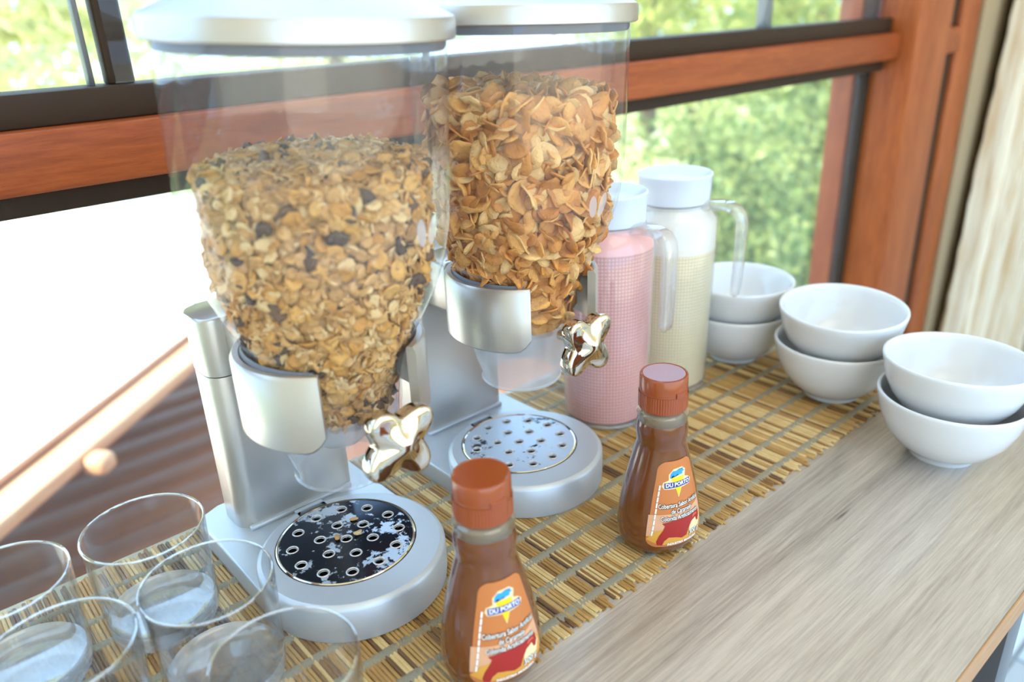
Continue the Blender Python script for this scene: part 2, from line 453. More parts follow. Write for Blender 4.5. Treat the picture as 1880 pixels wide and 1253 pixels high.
box('wood_rail', (1.74, 0.690, 0.275), (1.845, 0.78, 0.326), M['red_wood'], win2, 0.003)
box('sash_panel', (1.74, 0.704, -0.8), (1.845, 0.76, 0.275), M['sash'], win2, 0.001)
box('sash_panel', (1.74, 0.704, 0.326), (1.845, 0.76, 1.70), M['sash'], win2, 0.001)
S('trim_2', (1.845, 0.695, -0.8), (1.94, 0.80, 1.95), M['red_wood_v'], 0.004)

# ------------------------------------------------------------------ outside: ground, lower roof, beam, trees
S('ground_bounce', (-16, -26, -0.95), (18, -2.1, -0.80), pm('warm_bounce', '#dcc8a4', 0.9, noise=0.08, nscale=3))  # unseen pale ground added to bounce warm sunlight into the room
gmat = pm('garden_ground', '#7d8a4a', 0.95, noise=0.35, nscale=1.5)
S('ground', (-30, 0.83, -3.2), (40, 60, -3.0), gmat)
deck_mat = wood('shaded_deck', '#7a4322', '#a8683a', axis=0, rough=0.5, scale=8)
deck = empty('timber_deck', (0, 0, TZ - 0.9)); tag(deck, 'red-brown timber deck boards outside below the window glass', 'deck')
for k in range(24):
    box('deck_board', (-1.6, 0.85 + k * 0.135, -0.03), (2.4, 0.85 + k * 0.135 + 0.1335, 0), deck_mat, deck, 0.001, 1)

roof_mat = pm('sunlit_pale_roof', '#f3ecdc', 0.8, noise=0.06, nscale=6)
d = Vector((0.611, 0.539, 0)).normalized()                     # direction of the roof edge
nrm = Vector((-d.y, d.x, 0))
roof = empty('lower_roof', (0.086, 1.80, TZ - 0.5), math.atan2(d.y, d.x)); tag(roof, 'sunlit white tiled roof seen through the lower left window pane', 'roof')
tme = None
for i in range(11):
    for j in range(8):
        if tme is None:
            t = box('roof_tile', (0.003, 0.003, -0.03), (0.397, 0.397, 0.0), roof_mat, roof, 0.004, 1); tme = t.data
        else:
            t = bpy.data.objects.new('roof_tile', tme); COL.objects.link(t); t.parent = roof
        t.location = (-1.6 + i * 0.4, 0.01 + j * 0.4, j * 0.004)
beam = empty('timber_beam', (0.086, 1.80, TZ - 0.5), math.atan2(d.y, d.x)); tag(beam, 'pale orange timber beam along the edge of the white roof outside', 'beam')
beam_mat = wood('pale_beam', '#c98a5c', '#e8b88e', axis=0, rough=0.5, scale=10)
box('beam_plank', (-1.6, -0.095, -0.035), (3.2, 0.0, 0.0), beam_mat, beam, 0.006)
box('beam_cap', (-1.6, -0.008, 0.0), (3.2, 0.012, 0.012), pm('dark_flashing', '#8a5a3a', 0.5, noise=0.1), beam, 0.002)
jo = box('joist_end', (0.125, -0.15, -0.055), (0.185, -0.09, -0.008), beam_mat, beam, 0.018, 3)

def leaf_mat(name, c1, c2):
    mt, nt, N, L, b = new_mat(name)
    geo = N.new('ShaderNodeNewGeometry')
    mx = N.new('ShaderNodeMix'); mx.data_type = 'RGBA'; mx.inputs['A'].default_value = lin(c1); mx.inputs['B'].default_value = lin(c2)
    L.new(geo.outputs['Random Per Island'], mx.inputs['Factor'])
    L.new(mx.outputs['Result'], b.inputs['Base Color'])
    b.inputs['Roughness'].default_value = 0.35
    tl = N.new('ShaderNodeBsdfTranslucent'); L.new(mx.outputs['Result'], tl.inputs['Color'])
    ms = N.new('ShaderNodeMixShader'); ms.inputs[0].default_value = 0.5
    L.new(b.outputs[0], ms.inputs[1]); L.new(tl.outputs[0], ms.inputs[2])
    L.new(ms.outputs[0], N['Material Output'].inputs['Surface'])
    return mt
LM = [leaf_mat('yellow_green_leaf', '#cdd086', '#f4efc0'), leaf_mat('mid_green_leaf', '#94a844', '#e8de84'), leaf_mat('deep_green_leaf', '#66844a', '#bcc070')]
bark = pm('bark', '#6b5a44', 0.9, noise=0.2, nscale=20)

def tree(name, label, cat, x, y, zc, rx, rz, n, size, lm, z0=-3.0):
    t = empty(name, (x, y, TZ + z0)); tag(t, label, cat, 'trees and shrubs outside the window')
    h = zc - z0
    u = rng.normal(size=(n, 3)); u /= np.linalg.norm(u, axis=1)[:, None]
    rad = rng.uniform(0.35, 1.0, n) ** 0.5
    cl = rng.normal(size=(40, 3)); cl /= np.linalg.norm(cl, axis=1)[:, None]
    c = u * rad[:, None] * np.array([rx, rx, rz]) * (0.85 + 0.25 * np.sin(6 * u[:, :1] + 3 * u[:, 1:2]))
    a = rng.normal(size=(n, 3)); a /= np.linalg.norm(a, axis=1)[:, None]
    b_ = np.cross(a, rng.normal(size=(n, 3))); b_ /= np.linalg.norm(b_, axis=1)[:, None]
    s = size * rng.uniform(0.6, 1.3, n)[:, None]
    c[:, 2] += h
    nn = np.cross(a, b_)
    V = np.stack([c - a * s, c + b_ * s * 0.4 + nn * s * 0.12, c + a * s, c - b_ * s * 0.4 + nn * s * 0.12], 1).reshape(-1, 3)
    Fc = [(4 * i, 4 * i + 1, 4 * i + 2, 4 * i + 3) for i in range(n)]
    f = mesh_obj('foliage', V, Fc, lm, t, smooth=False); f['kind'] = 'stuff'
    lathe('trunk', [(0.0, 0), (0.12, 0), (0.09, h * 0.5), (0.05, h), (0, h)], bark, t, n=10)
    return t
tree('feathery_tree', 'yellow-green feathery tree seen through the upper left window pane', 'tree', 0.7, 5.2, 0.75, 1.4, 1.1, 6000, 0.07, LM[0])
tree('feathery_tree', 'pale yellow tree behind the lid of the front dispenser', 'tree', 3.7, 6.6, 0.9, 1.5, 1.1, 4500, 0.07, LM[0])
tree('leafy_tree', 'bright green tree just right of the rear dispenser lid outside', 'tree', 5.0, 4.1, 0.75, 1.1, 0.85, 5000, 0.055, LM[1])
tree('leafy_tree', 'green tree nearest to the wooden window post outside', 'tree', 7.2, 3.9, 0.3, 1.0, 1.3, 6000, 0.055, LM[1])
tree('leafy_tree', 'yellowish tree in the distance above the cream pitcher', 'tree', 8.8, 6.4, 0.4, 1.7, 2.0, 7000, 0.08, LM[0])
tree('leafy_tree', 'distant green tree partly hidden by the wooden window post', 'tree', 11.6, 5.8, 0.2, 1.5, 2.0, 6000, 0.08, LM[1])
tree('leafy_shrub', 'deep green shrub behind the pitchers in the lower pane', 'shrub', 4.5, 3.1, -0.95, 0.8, 0.85, 6000, 0.045, LM[2])
tree('leafy_shrub', 'yellowish shrub behind the rear dispenser in the lower pane', 'shrub', 3.0, 2.75, -0.75, 0.55, 0.55, 3500, 0.04, LM[0])
tree('leafy_shrub', 'green shrub low behind the white bowls outside', 'shrub', 6.0, 3.1, -1.1, 0.68, 1.1, 6000, 0.045, LM[2])

# ------------------------------------------------------------------ table
table = empty('buffet_table', (0, 0, 0)); tag(table, 'grey oak laminate buffet table standing against the window', 'table')
TX0, TX1, TY0, TY1 = -0.55, 0.90, 0.101, 0.606
box('tabletop', (TX0, TY0, TZ - 0.024), (TX1, TY1, TZ), M['oak'], table, 0.001, 1)
box('edge_band', (TX0, TY0 - 0.0012, TZ - 0.0235), (TX1, TY0 - 0.0001, TZ - 0.0008), M['oak_edge'], table)
box('front_panel', (TX0 + 0.03, 0.108, 0.05), (0.585, 0.126, TZ - 0.024), M['dark_panel'], table, 0.002)
box('frame_strip', (0.585, 0.108, 0.0), (0.622, 0.145, TZ - 0.024), M['grey_strip'], table, 0.003)
for lx, ly in ((TX0 + 0.03, 0.115), (TX0 + 0.03, 0.56), (0.585, 0.56)):
    box('leg', (lx, ly, 0.0), (lx + 0.04, ly + 0.035, TZ - 0.024), M['grey_strip'], table, 0.003)

# ------------------------------------------------------------------ bamboo mat
mat_o = empty('bamboo_mat', (0, 0, TZ)); tag(mat_o, 'golden bamboo stick table runner with woven grey thread bands', 'mat')
MX0, MX1, MY0, MY1 = -0.06, 0.868, 0.296, 0.598
NS = 300
pitch = (MX1 - MX0) / NS
stick_me = []
for k, bmx in enumerate(M['bamboo']):
    pts = [(-0.5 * pitch, 0), (-0.42 * pitch, 0.0012), (-0.15 * pitch, 0.0019), (0.2 * pitch, 0.0018), (0.45 * pitch, 0.001), (0.5 * pitch, 0)]
    V = []
    for q, yy in enumerate((MY0, MY0 + (MY1 - MY0) * 0.33, MY0 + (MY1 - MY0) * 0.7, MY1)):
        wob = (random.uniform(-1, 1)) * pitch * 0.12
        V += [(x + wob, yy - (MY0 + MY1) / 2, z) for x, z in pts]
    Fc = []
    for q in range(3):
        for j in range(6):
            Fc.append((q * 6 + j, q * 6 + (j + 1) % 6, (q + 1) * 6 + (j + 1) % 6, (q + 1) * 6 + j))
    Fc += [(5, 4, 3, 2, 1, 0), (18, 19, 20, 21, 22, 23)]
    me = bpy.data.meshes.new('stick'); me.from_pydata(V, [], Fc); me.materials.append(bmx); me.update()
    stick_me.append(me)
run = 0
for i in range(NS):
    if run <= 0:
        tone = random.choices(range(5), (5, 6, 4, 3, 2))[0]; run = random.choice((1, 1, 1, 2, 2, 3))
    run -= 1
    o = bpy.data.objects.new('stick', stick_me[tone]); COL.objects.link(o); o.parent = mat_o
    o.location = (MX0 + (i + 0.5) * pitch, (MY0 + MY1) / 2 + random.gauss(0, 0.0016), 0.0002)
    o.rotation_euler = (0, 0, random.gauss(0, 0.004))
    o.scale = (random.uniform(0.85, 1.12), 1 + random.gauss(0, 0.006), random.uniform(0.7, 1.1))
for k in range(10):
    yb = 0.311 + k * 0.0288
    V = []; Fc = []
    rows = 5; cols = NS * 2 + 1
    for c in range(cols):
        x = MX0 - 0.002 + c * (MX1 - MX0 + 0.004) / (cols - 1)
        for r in range(rows):
            yy = yb + (r - 2) * 0.0024
            z = 0.0021 + 0.00018 * math.cos(PI * c + PI * r) - (0.0012 if r in (0, 4) else 0)
            V.append((x, yy, z))
    for c in range(cols - 1):
        for r in range(rows - 1):
            Fc.append((c * rows + r, (c + 1) * rows + r, (c + 1) * rows + r + 1, c * rows + r + 1))
    mesh_obj('thread_band', V, Fc, M['thread'], mat_o)

MZ = TZ + 0.0025        # things standing on the mat

# ------------------------------------------------------------------ cereal dispensers
JAR = [(0.044, 0.150), (0.046, 0.175), (0.050, 0.190), (0.0575, 0.205), (0.0655, 0.222), (0.0725, 0.238), (0.0780, 0.256), (0.0810, 0.276), (0.082, 0.300), (0.082, 0.388)]
def jar_r(z, off=0.0):
    for (r0, z0), (r1, z1) in zip(JAR, JAR[1:]):
        if z0 <= z <= z1:
            return r0 + (r1 - r0) * (z - z0) / (z1 - z0) - off
    return (JAR[0][0] if z < JAR[0][1] else JAR[-1][0]) - off

def knob_mesh(name, parent, loc, twist):
    """Four-lobed chrome turning knob with a domed centre, axis along -Y."""
    V = []; Fc = []; n = 72; R = 0.029
    prof = [(0.0, 0.0185, 0), (0.12, 0.0184, 0.0), (0.25, 0.0177, 0.02), (0.38, 0.0162, 0.2), (0.50, 0.0138, 0.55), (0.64, 0.0124, 0.8), (0.78, 0.0117, 0.95), (0.90, 0.0113, 1), (0.96, 0.0106, 1), (0.995, 0.0090, 1), (1.0, 0.0070, 1), (1.0, 0.0025, 1), (0.96, 0.0, 1), (0.5, 0.0, 0.6), (0.0, 0.0, 0)]
    for (q, h, w) in prof:
        for j in range(n):
            a = 2 * PI * j / n
            lobe = 0.5 + 0.5 * math.cos(4 * a)
            rr = R * (0.60 + 0.40 * lobe ** 0.85)
            r = q * (R * 0.55 * (1 - w) + rr * w)
            dz = 0.0020 * lobe * q * q
            V.append((r * math.cos(a + twist), -(h + dz * (1 if h > 0.001 else 0.6)), r * math.sin(a + twist)))
    for i in range(len(prof) - 1):
        for j in range(n):
            Fc.append((i * n + j, i * n + (j + 1) % n, (i + 1) * n + (j + 1) % n, (i + 1) * n + j))
    o = mesh_obj(name, V, Fc, M['chrome'], parent, loc)
    bm = bmesh.new(); bm.from_mesh(o.data); bmesh.ops.remove_doubles(bm, verts=bm.verts, dist=1e-6)
    bmesh.ops.recalc_face_normals(bm, faces=bm.faces); bm.to_mesh(o.data); bm.free()
    o.data.set_sharp_from_angle(angle=math.radians(55))
    return o

def collar(parent, loc, a_left, a_right, z0=0.146, z1=0.199):
    """Open silver ring clasping the jar neck: gap at the front (-Y)."""
    ro, ri = 0.0640, 0.0572
    V = []; Fc = []; n = 72
    a0 = -PI / 2 + a_right; a1 = 2 * PI - PI / 2 - a_left
    cs = [(ro, z0 + 0.002), (ro, z1 - 0.003), (ro - 0.002, z1), (ri + 0.001, z1), (ri, z1 - 0.001), (ri, z0), (ro - 0.002, z0)]
    k = len(cs)
    for j in range(n + 1):
        a = a0 + (a1 - a0) * j / n
        e = min(j, n - j) / 3.0
        lift = 0.010 * (1 - min(1, e)) ** 2
        for (r, z) in cs:
            zz = z + (lift if z < (z0 + z1) / 2 else 0)
            V.append((r * math.cos(a), r * math.sin(a), zz))
    for j in range(n):
        for i in range(k):
            Fc.append((j * k + i, (j + 1) * k + i, (j + 1) * k + (i + 1) % k, j * k + (i + 1) % k))
    Fc.append(tuple(range(k))); Fc.append(tuple(range(n * k, n * k + k))[::-1])
    o = mesh_obj('collar', V, Fc, M['silver'], parent, loc)
    bm = bmesh.new(); bm.from_mesh(o.data); bmesh.ops.recalc_face_normals(bm, faces=bm.faces); bm.to_mesh(o.data); bm.free()
    o.data.set_sharp_from_angle(angle=math.radians(35))
    return o

def dispenser(loc, label, grate_mat, spout_mat, twist, tilt, emblem_a, off):
    """Origin under the jar axis, column at +Y, drip disc in front."""
    t = empty('cereal_dispenser', loc); tag(t, label, 'dispenser', 'cereal dispensers on the mat')
    ay = 0.0
    bx, dy = off                                                  # disc centre
    hw = 0.0695
    pts = [(hw, 0.0 + dy), (hw, 0.130), (hw - 0.006, 0.140), (hw - 0.02, 0.146), (-hw + 0.02, 0.146), (-hw + 0.006, 0.140), (-hw, 0.130), (-hw, dy)]
    pts += [(hw * math.cos(a), dy + hw * math.sin(a)) for a in [PI + PI * i / 32 for i in range(1, 32)]]
    prism('base_plate', pts, 0.0, 0.018, M['silver_matte'], t, 0.003, (bx, 0, 0))
    # raised drip disc: wall, flat ring and sunk centre with a finger notch at the back
    gy = dy + 0.008
    rg = 0.0530
    disc = lathe('drip_disc', [(hw, 0.0), (hw + 0.0005, 0.004), (hw + 0.0005, 0.026), (hw - 0.001, 0.0285), (hw - 0.0035, 0.0298)], M['silver_matte'], t, (bx, dy, 0), n=96)
    nw = 0.012
    def gap_ring(n=72):
        q = []
        for i in range(n + 1):
            a = PI / 2 + 0.23 + (2 * PI - 0.46) * i / n
            q.append((rg * math.cos(a), (gy - dy) + rg * math.sin(a)))
        yb = (gy - dy) + rg * math.sin(PI / 2 - 0.23)
        q += [(nw, yb + 0.010), (-nw, yb + 0.010)]
        return q
    curve_fill('disc_ring', [ring_pts(hw - 0.0035, 96), gap_ring()], 0.024, 0.0298, M['silver_matte'], disc)
    lathe('drip_well', [(0.0, 0.0195), (hw - 0.004, 0.0195)], M['dark_gap'], disc, n=48, smooth=False)
    # perforated grate with 19 rimmed holes
    holes = [(0, 0)] + [(0.020 * math.cos(a), 0.020 * math.sin(a)) for a in [PI / 3 * i + 0.35 for i in range(6)]] + [(0.040 * math.cos(a), 0.040 * math.sin(a)) for a in [PI / 6 * i + 0.1 for i in range(12)]]
    g = curve_fill('grate', [ring_pts(rg - 0.0022, 72)] + [ring_pts(0.0034, 14, x, y) for x, y in holes], 0.0275, 0.0300, grate_mat, t, (bx, gy, 0))
    rim = lathe('grate_edge', [(rg - 0.0022, 0.0270), (rg - 0.0008, 0.0276), (rg - 0.0008, 0.0300), (rg - 0.0016, 0.0306), (rg - 0.0026, 0.0301)], M['chrome'], g, n=72)
    first = None
    for x, y in holes:
        if first is None:
            h = lathe('hole_rim', [(0.0048, 0.0301), (0.0042, 0.0307), (0.0037, 0.0303), (0.0032, 0.0290)], M['rim_metal'], g, (x, y, 0), n=14); first = h.data
        else:
            h = bpy.data.objects.new('hole_rim', first); COL.objects.link(h); h.parent = g; h.location = (x, y, 0)
    # column
    def rr(x0, x1, y0, y1, r, n=6):
        return [((x0 + x1) / 2 + a, (y0 + y1) / 2 + b_) for a, b_ in rrect(x1 - x0, y1 - y0, r, n)]
    cx0, cx1, cy0, cy1 = -0.052, 0.052, 0.092, 0.136
    prism('column', rr(cx0, cx1, cy0, cy1, 0.014), 0.016, 0.1525, M['silver'], t, 0.0008)
    prism('column_head', rr(cx0 - 0.0004, cx1 + 0.0004, cy0 - 0.0004, cy1, 0.014), 0.1535, 0.199, M['silver'], t, 0.002)
    prism('column_seam', rr(cx0 + 0.001, cx1 - 0.001, cy0 + 0.001, cy1, 0.013), 0.150, 0.156, M['dark_gap'], t)
    box('column_foot_slot', (-0.046, 0.0885, 0.0175), (0.046, 0.0935, 0.0215), M['silver_matte'], t, 0.001, 1)
    box('collar_bracket', (-0.036, 0.056, 0.150), (0.036, 0.096, 0.197), M['silver'], t, 0.004)
    collar(t, (0, ay, 0), 0.62, 0.50)
    upper = []
    # jar
    outer = [(r, z) for r, z in JAR]
    j = lathe('jar', outer, M['jar'], t, (0, ay, 0), n=96); upper.append(j)
    inner = lathe('jar_liner', [(jar_r(z, 0.0105), z) for z in [0.205, 0.215, 0.225, 0.235, 0.245, 0.255, 0.27, 0.29, 0.33, 0.384]], M['jar_in'], j, n=96)
    lathe('jar_foot_ring', [(0.0575, 0.197), (0.0565, 0.2005), (0.054, 0.199), (0.050, 0.192)], M['seal'], j, n=64, a0=-PI / 2 + 0.56, a1=1.5 * PI - 0.68)
    # emblem: two pale ovals moulded into the wall
    for s, (wd, hg) in ((-1, (0.0042, 0.0085)), (1, (0.0045, 0.009))):
        V = []; nn = 20
        for i in range(nn):
            a = 2 * PI * i / nn
            ph = emblem_a[0] + (s * 0.0055 + wd * math.cos(a) + 0.15 * s * hg * math.sin(a)) / 0.0816
            z = emblem_a[1] + hg * math.sin(a)
            r = jar_r(z) + 0.0004
            V.append((r * math.cos(ph), r * math.sin(ph), z))
        mesh_obj('emblem', V, [tuple(range(nn))], M['emblem'], j)
    # lid
    l = lathe('lid', [(0.078, 0.3860), (0.0855, 0.3860), (0.0870, 0.3870), (0.0870, 0.3965), (0.0862, 0.3985), (0.080, 0.4015), (0.066, 0.4085), (0.056, 0.4130), (0.053, 0.4140), (0.0, 0.4140)], M['silver'], t, (0, ay, 0), n=96); upper.append(l)
    lathe('lid_handle', [(0.012, 0.4135), (0.012, 0.424), (0.010, 0.426), (0.0, 0.426)], M['silver'], l, n=32)
    lathe('lid_seal', [(0.0815, 0.3868), (0.0812, 0.3825), (0.0800, 0.3805)], M['seal'], l, n=72)
    # neck housing, spout, knob
    lathe('neck_housing', [(0.0445, 0.150), (0.0460, 0.176), (0.0490, 0.189)], M['jar_in'], t, (0, ay, 0), n=64)
    sp = lathe('spout', [(0.0445, 0.152), (0.0435, 0.137), (0.0395, 0.120), (0.0350, 0.107), (0.0342, 0.100), (0.0352, 0.0985), (0.0342, 0.097), (0.0325, 0.098), (0.0330, 0.107), (0.038, 0.121), (0.042, 0.138), (0.043, 0.152)], spout_mat, t, (0, ay + 0.004, 0), n=64)
    lathe('spout_rotor', [(0.0, 0.118), (0.016, 0.121), (0.027, 0.132), (0.030, 0.148), (0.0, 0.149)], M['frost_spout'], sp, n=40)
    lathe_s = sweep('knob_shaft', [(0, -0.046, 0.150), (0, -0.072, 0.150)], ring_pts(0.0045, 12), M['chrome'], t, side=(1, 0, 0))
    knob_mesh('knob', t, (0, ay - 0.068, 0.150), twist)
    # jars sit a touch forward in their collars
    for o in upper:
        o.rotation_euler = (tilt[0], tilt[1], 0); o.location = Vector((0, ay, 0.19)) - Euler((tilt[0], tilt[1], 0)).to_matrix() @ Vector((0, 0, 0.19))
    return t

D1 = Vector((0.220, 0.446, MZ)); D2 = Vector((0.411, 0.467, MZ))
TILT1, TILT2 = (math.radians(2.5), math.radians(1.8)), (math.radians(1.2), math.radians(0.8))
dispenser(D1, 'silver cereal dispenser holding muesli, the nearer of the two', M['grate_dark'], M['spout'], 0.62, TILT1, (-1.22, 0.284), (-0.003, 0.004))
dispenser(D2, 'silver cereal dispenser holding corn flakes, the farther of the two', M['grate_pale'], M['frost_spout'], 0.72, TILT2, (-1.50, 0.262), (-0.005, -0.003))

# ------------------------------------------------------------------ cereal
def flake_mesh(name, R, wob, curl, mat, thick, seed, n=9):
    rd = random.Random(seed)
    k1, k2, p1, p2 = rd.uniform(1.5, 2.5), rd.uniform(2.5, 4), rd.uniform(0, 6), rd.uniform(0, 6)
    def zz(x, y):
        return curl * R * ((x / R) ** 2 * math.cos(p1) + (y / R) ** 2 * math.sin(p1) + 0.35 * math.sin(k2 * x / R + p1) * math.cos(k2 * y / R + p2))
    ro = [R * (1 + wob * rd.uniform(-1, 1)) for _ in range(n)]
    el = rd.uniform(0.75, 1.0)
    top = [(0, 0)]; 
    ro = [(ro[i] + 0.5 * ro[i - 1] + 0.5 * ro[(i + 1) % n]) / 2 for i in range(n)] if n > 10 else ro
    ro = [q * (1 + 0.14 * math.sin(2 * (2 * PI * i / n) + p2) + 0.10 * math.sin(3 * (2 * PI * i / n) + p1)) for i, q in enumerate(ro)] if n > 10 else ro
    for q in (0.55, 1.0):
        top += [(ro[i] * q * math.cos(2 * PI * i / n), el * ro[i] * q * math.sin(2 * PI * i / n)) for i in range(n)]
    V = [(x, y, zz(x, y) + thick / 2) for x, y in top] + [(x, y, zz(x, y) - thick / 2) for x, y in top]
    T = len(top); Fc = []
    for i in range(n):
        j = (i + 1) % n
        Fc += [(0, 1 + i, 1 + j), (1 + i, 1 + n + i, 1 + n + j, 1 + j)]
        Fc += [(T, T + 1 + j, T + 1 + i), (T + 1 + i, T + 1 + j, T + 1 + n + j, T + 1 + n + i)]
        Fc += [(1 + n + i, T + 1 + n + i, T + 1 + n + j, 1 + n + j)]
    me = bpy.data.meshes.new(name); me.from_pydata(V, [], Fc); me.materials.append(mat)
    me.polygons.foreach_set('use_smooth', [True] * len(me.polygons)); me.update()
    return me

def flake_m(name, c, noise=0.22, ns=220):
    return pm(name, c, 0.55, noise=noise, nscale=ns, bump=0.7, bscale=420)
CF = [flake_m('corn_flake_gold', '#e4a354'), flake_m('corn_flake_amber', '#d68e42'), flake_m('corn_flake_pale', '#ebb974'), flake_m('corn_flake_toasted', '#c57e38')]
OAT = [flake_m('oat_pale', '#e2bb80'), flake_m('oat_tan', '#cb9858'), flake_m('oat_beige', '#d8a562'), flake_m('oat_brown', '#b48348')]
GOLD = [flake_m('muesli_corn_flake', '#d8a052'), flake_m('muesli_corn_flake_deep', '#c98d40')]
DARK = [flake_m('raisin_brown', '#6b4c33', 0.3), flake_m('raisin_black', '#574232', 0.3)]

def con_r(z, off):
    k = max(0.0, min(1.0, (z - 0.20) / 0.09))
    return jar_r(z, off * (0.40 + 0.60 * k))

def content_axis(dl, tilt):
    return Matrix.Translation(dl) @ Matrix.Translation((0, 0, 0.19)) @ Euler((tilt[0], tilt[1], 0)).to_matrix().to_4x4() @ Matrix.Translation((0, 0, -0.19))

def top_z(x, y, ztop, R, slope, hump):
    return ztop + slope[0] * x + slope[1] * y + hump * (1 - (x * x + y * y) / (R * R))

def fill_points(n, ztop, zbot, slope, hump, off, cam_dir, spread, share_top, rd):
    """Points with normals on the outside of the pile, spread evenly (best of several tries)."""
    P = []
    zs = np.linspace(zbot, ztop, 60)
    ws = np.array([con_r(z, off) for z in zs]); ws /= ws.sum()
    nt = int(n * share_top)
    for i in range(n):
        best = None; bd = -1
        for _ in range(7):
            if i < nt:
                R = con_r(ztop, off)
                a = rd.uniform(0, 2 * PI); r = R * math.sqrt(rd.random())
                x, y = r * math.cos(a), r * math.sin(a)
                p = Vector((x, y, top_z(x, y, ztop, R, slope, hump))); nr = Vector((0.2 * x / R, 0.2 * y / R, 1))
            else:
                z = rd.choices(list(zs), list(ws))[0] + rd.uniform(-0.002, 0.002)
                a = cam_dir + rd.uniform(-spread, spread)
                R = con_r(z, off)
                zl = top_z(R * math.cos(a), R * math.sin(a), ztop, R, slope, 0)
                z = min(z, zl)
                p = Vector((R * math.cos(a), R * math.sin(a), z)); nr = Vector((math.cos(a), math.sin(a), -0.25 if z < 0.25 else 0.05))
            dd = min([(p - q[0]).length_squared for q in P[-400:]], default=1)
            if dd > bd:
                bd = dd; best = (p, nr)
        P.append(best)
    return P

def orient(nr, rd, tilt):
    q = nr.to_track_quat('Z', 'Y')
    return q @ Euler((rd.gauss(0, tilt), rd.gauss(0, tilt), rd.uniform(0, 2 * PI))).to_quaternion()

def pile_core(ztop, zbot, slope, hump, off, mats, stuff, A, label, cat, name, shapes, n, tilt, seed, cam_dir):
    """Everything of the pile that cannot be picked out singly, one object."""
    rd = random.Random(seed)
    V = []; Fc = []; MI = []
    zs = list(np.linspace(zbot, ztop, 22)); na = 48; o2 = off + 0.0035
    for z in zs:
        for j in range(na):
            a = 2 * PI * j / na; R = con_r(z, o2)
            zz = min(z, top_z(R * math.cos(a), R * math.sin(a), ztop, R, slope, 0) - 0.003)
            V.append((R * math.cos(a), R * math.sin(a), zz))
    for i in range(len(zs) - 1):
        for j in range(na):
            Fc.append((i * na + j, i * na + (j + 1) % na, (i + 1) * na + (j + 1) % na, (i + 1) * na + j)); MI.append(1)
    base = len(V); R = con_r(ztop, o2)
    for q in (0.66, 0.33):
        for j in range(na):
            a = 2 * PI * j / na; x, y = q * R * math.cos(a), q * R * math.sin(a)
            V.append((x, y, top_z(x, y, ztop, R, slope, hump) - 0.003))
    V.append((0, 0, ztop + hump - 0.003))
    last = (len(zs) - 1) * na
    for j in range(na):
        k = (j + 1) % na
        Fc += [(last + j, last + k, base + k, base + j), (base + j, base + k, base + na + k, base + na + j), (base + na + j, base + na + k, base + 2 * na)]; MI += [1, 1, 1]
    for (p, nr) in fill_points(n, ztop, zbot, slope, hump, off + 0.0012, cam_dir, PI, 0.2, rd):
        me, wm = rd.choices(shapes, [s[2] for s in shapes])[0][:2]
        mt = Matrix.Translation(p) @ orient(nr, rd, tilt).to_matrix().to_4x4() @ Matrix.Scale(rd.uniform(0.7, 1.15), 4)
        b0 = len(V)
        V += [tuple(mt @ v.co) for v in me.vertices]
        Fc += [tuple(b0 + q for q in f.vertices) for f in me.polygons]; MI += [rd.choice(wm)] * len(me.polygons)
    o = mesh_obj(name, V, Fc, None, None, mats=mats, mi=MI)
    o.matrix_world = A
    tag(o, label, cat, None, 'stuff')
    return o

CAM1 = math.atan2(-D1.y, -D1.x); CAM2 = math.atan2(-D2.y, -D2.x)
# muesli
A1 = content_axis(D1, TILT1)
oat_s = [flake_mesh('oat_flake', 0.0046, 0.16, 0.22, OAT[k % 4], 0.0011, 11 + k) for k in range(8)]
gold_s = [flake_mesh('toasted_flake', 0.0058, 0.22, 0.4, GOLD[k % 2], 0.0009, 41 + k) for k in range(4)]
dark_s = [flake_mesh('raisin', 0.0052, 0.3, 0.5, DARK[k % 2], 0.0032, 61 + k) for k in range(4)]
mats1 = OAT + GOLD + DARK
sl1, hump1, zt1, zb1, off1 = (0.06, 0.02), 0.007, 0.313, 0.152, 0.0138
pile_core(zt1, zb1, sl1, hump1, off1, mats1, None, A1, 'mass of small oat pieces and crumbs filling the nearer dispenser', 'muesli', 'muesli',
          [(m_, (0, 1, 2, 3), 5) for m_ in oat_s] + [(m_, (4, 5), 1.6) for m_ in gold_s] + [(m_, (6, 7), 0.35) for m_ in dark_s], 3600, 0.45, 5, CAM1)
rd = random.Random(21)
pts = fill_points(300, zt1, zb1 + 0.02, sl1, hump1, off1 - 0.0006, CAM1, 1.45, 0.22, rd)
rd.shuffle(pts)
for i, (p, nr) in enumerate(pts):
    if i < 215: me, nm, lb, ct = rd.choice(oat_s), 'oat_flake', 'pale tan rolled oat flake in the muesli of the nearer dispenser', 'oat flake'
    elif i < 284: me, nm, lb, ct = rd.choice(gold_s), 'toasted_flake', 'orange toasted flake in the muesli of the nearer dispenser', 'cereal flake'
    else: me, nm, lb, ct = rd.choice(dark_s), 'raisin', 'dark brown raisin in the muesli of the nearer dispenser', 'raisin'
    o = bpy.data.objects.new(nm, me); COL.objects.link(o)
    o.matrix_world = A1 @ Matrix.Translation(p) @ orient(nr, rd, 0.4).to_matrix().to_4x4() @ Matrix.Scale(rd.uniform(0.8, 1.25), 4)
    tag(o, lb, ct, nm.replace('_', ' ') + 's in the muesli')
